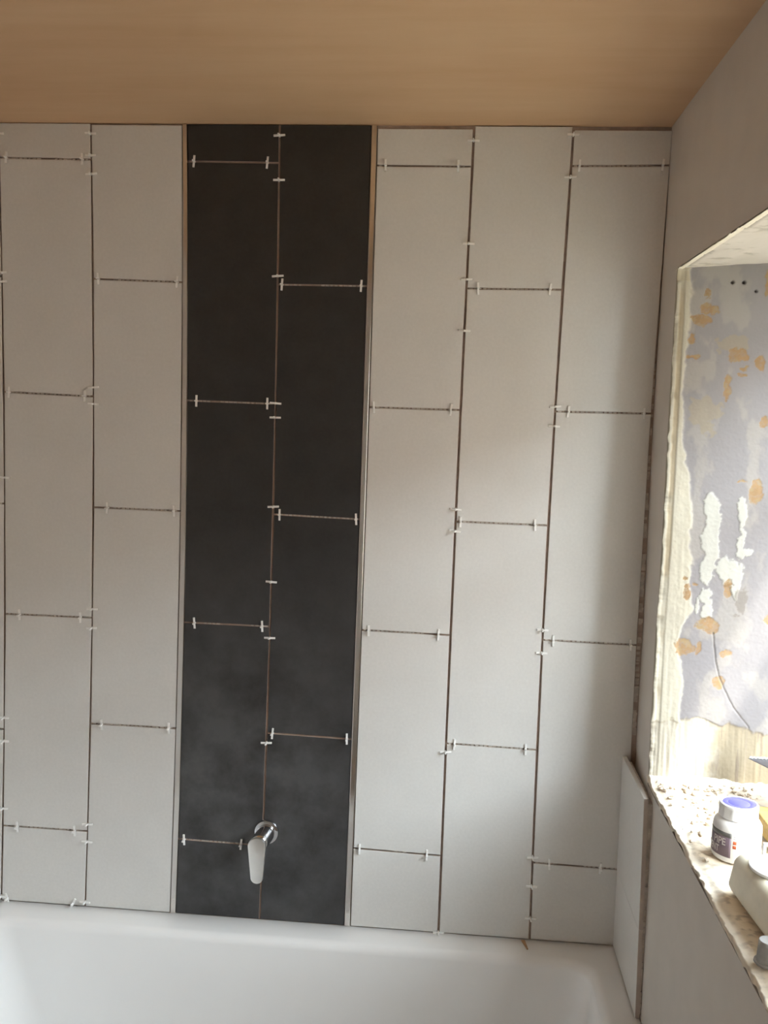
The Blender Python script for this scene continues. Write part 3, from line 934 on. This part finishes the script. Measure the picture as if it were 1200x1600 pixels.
cap['label'] = 'white round cap'
grip = box('cap_grip', (-0.010, -0.006, 0.0046), (0.040, 0.010, 0.0145), M['spacer'], cap, 0.002)
grip.rotation_euler = (0, 0, math.radians(-33))
bm = bmesh.new()
bm_box(bm, (-0.0022, -0.003, 0.0), (0.0022, 0.003, 0.024), 0.0008, 1)
bm_box(bm, (-0.0022, -0.003, 0.0205), (0.022, 0.003, 0.0245), 0.0008, 1)
tb = link_bm('cap_lug', bm, M['spacer'], c0)
tb.location = (0.042, -0.030, cz_ - 0.001)
tb.rotation_euler = (0, 0, math.radians(-10))

# clear cup upside down near the sill edge
k0 = empty('plastic_cup', (0.0225, -0.845, TOP))
tag(k0, 'small clear plastic cup upside down near the sill edge', 'cup')
lathe('cup_wall', [(0.0140, 0.0035), (0.0125, 0.030), (0.0115, 0.0320), (0.0010, 0.0322), (0.0010, 0.0312), (0.0107, 0.0310), (0.0115, 0.029), (0.0128, 0.0035)], M['cup'], k0, 36, cap=False)
lathe('cup_rim', [(0.0128, 0.0), (0.0165, 0.0), (0.0172, 0.0012), (0.0168, 0.0030), (0.0140, 0.0037), (0.0128, 0.0035), (0.0128, 0.0)], M['cup'], k0, 36, cap=False)

# timber offcut at the back of the sill
tbk = box('timber_offcut', (-0.055, -0.095, 0.0), (0.055, 0.095, 0.030), M['timber'], None, 0.002)
tbk.location = (0.199, -0.475, TOP - 0.001)
tag(tbk, 'ochre timber offcut behind the white bottle at the window', 'timber offcut')

# notched trowel resting on the window rail
t0 = empty('notched_trowel', (0.256, -0.36, 1.0530))
tag(t0, 'steel notched trowel tip poking out over the sill by the reveal', 'trowel')
bm = bmesh.new()
edge = [(0.162, -0.280)]
x = 0.166
while x < 0.290:
    edge += [(x, -0.2800), (x + 0.0006, -0.2835), (x + 0.0030, -0.2835), (x + 0.0036, -0.2800)]
    x += 0.0062
outl = edge + [(0.294, -0.281), (0.294, -0.52), (0.274, -0.52)]
lo_ = [bm.verts.new((x - 0.256, y + 0.36, 0.0)) for x, y in outl]
hi_ = [bm.verts.new((x - 0.256, y + 0.36, 0.0014)) for x, y in outl]
m_ = len(outl)
bm.faces.new(lo_); bm.faces.new(hi_)
for i in range(m_):
    bm.faces.new((lo_[i], lo_[(i + 1) % m_], hi_[(i + 1) % m_], hi_[i]))
link_bm('trowel_blade', bm, M['steel'], t0)
bm = bmesh.new()
x = 0.164
while x < 0.290:                                          # upturned teeth, coloured white for a sunlit edge
    bm_box(bm, (x - 0.256, 0.0780, 0.0010), (x - 0.256 + 0.0040, 0.0800, 0.0052))
    x += 0.0062
bm_box(bm, (0.163 - 0.256, 0.0780, 0.0010), (0.292 - 0.256, 0.0800, 0.0026))
te = link_bm('toothed_edge', bm, M['spacer'], t0)
te['kind'] = 'stuff'
te['label'] = 'upturned teeth whitened as if sunlit'
bm = bmesh.new()
bm_box(bm, (0.020, -0.15, 0.016), (0.038, -0.04, 0.034), 0.007, 3)
hd = link_bm('trowel_handle', bm, M['handle'], t0, True)
bm = bmesh.new()
bm_box(bm, (0.025, -0.100, 0.0014), (0.033, -0.088, 0.018), 0.001, 1)
link_bm('handle_post', bm, M['steel'], t0)
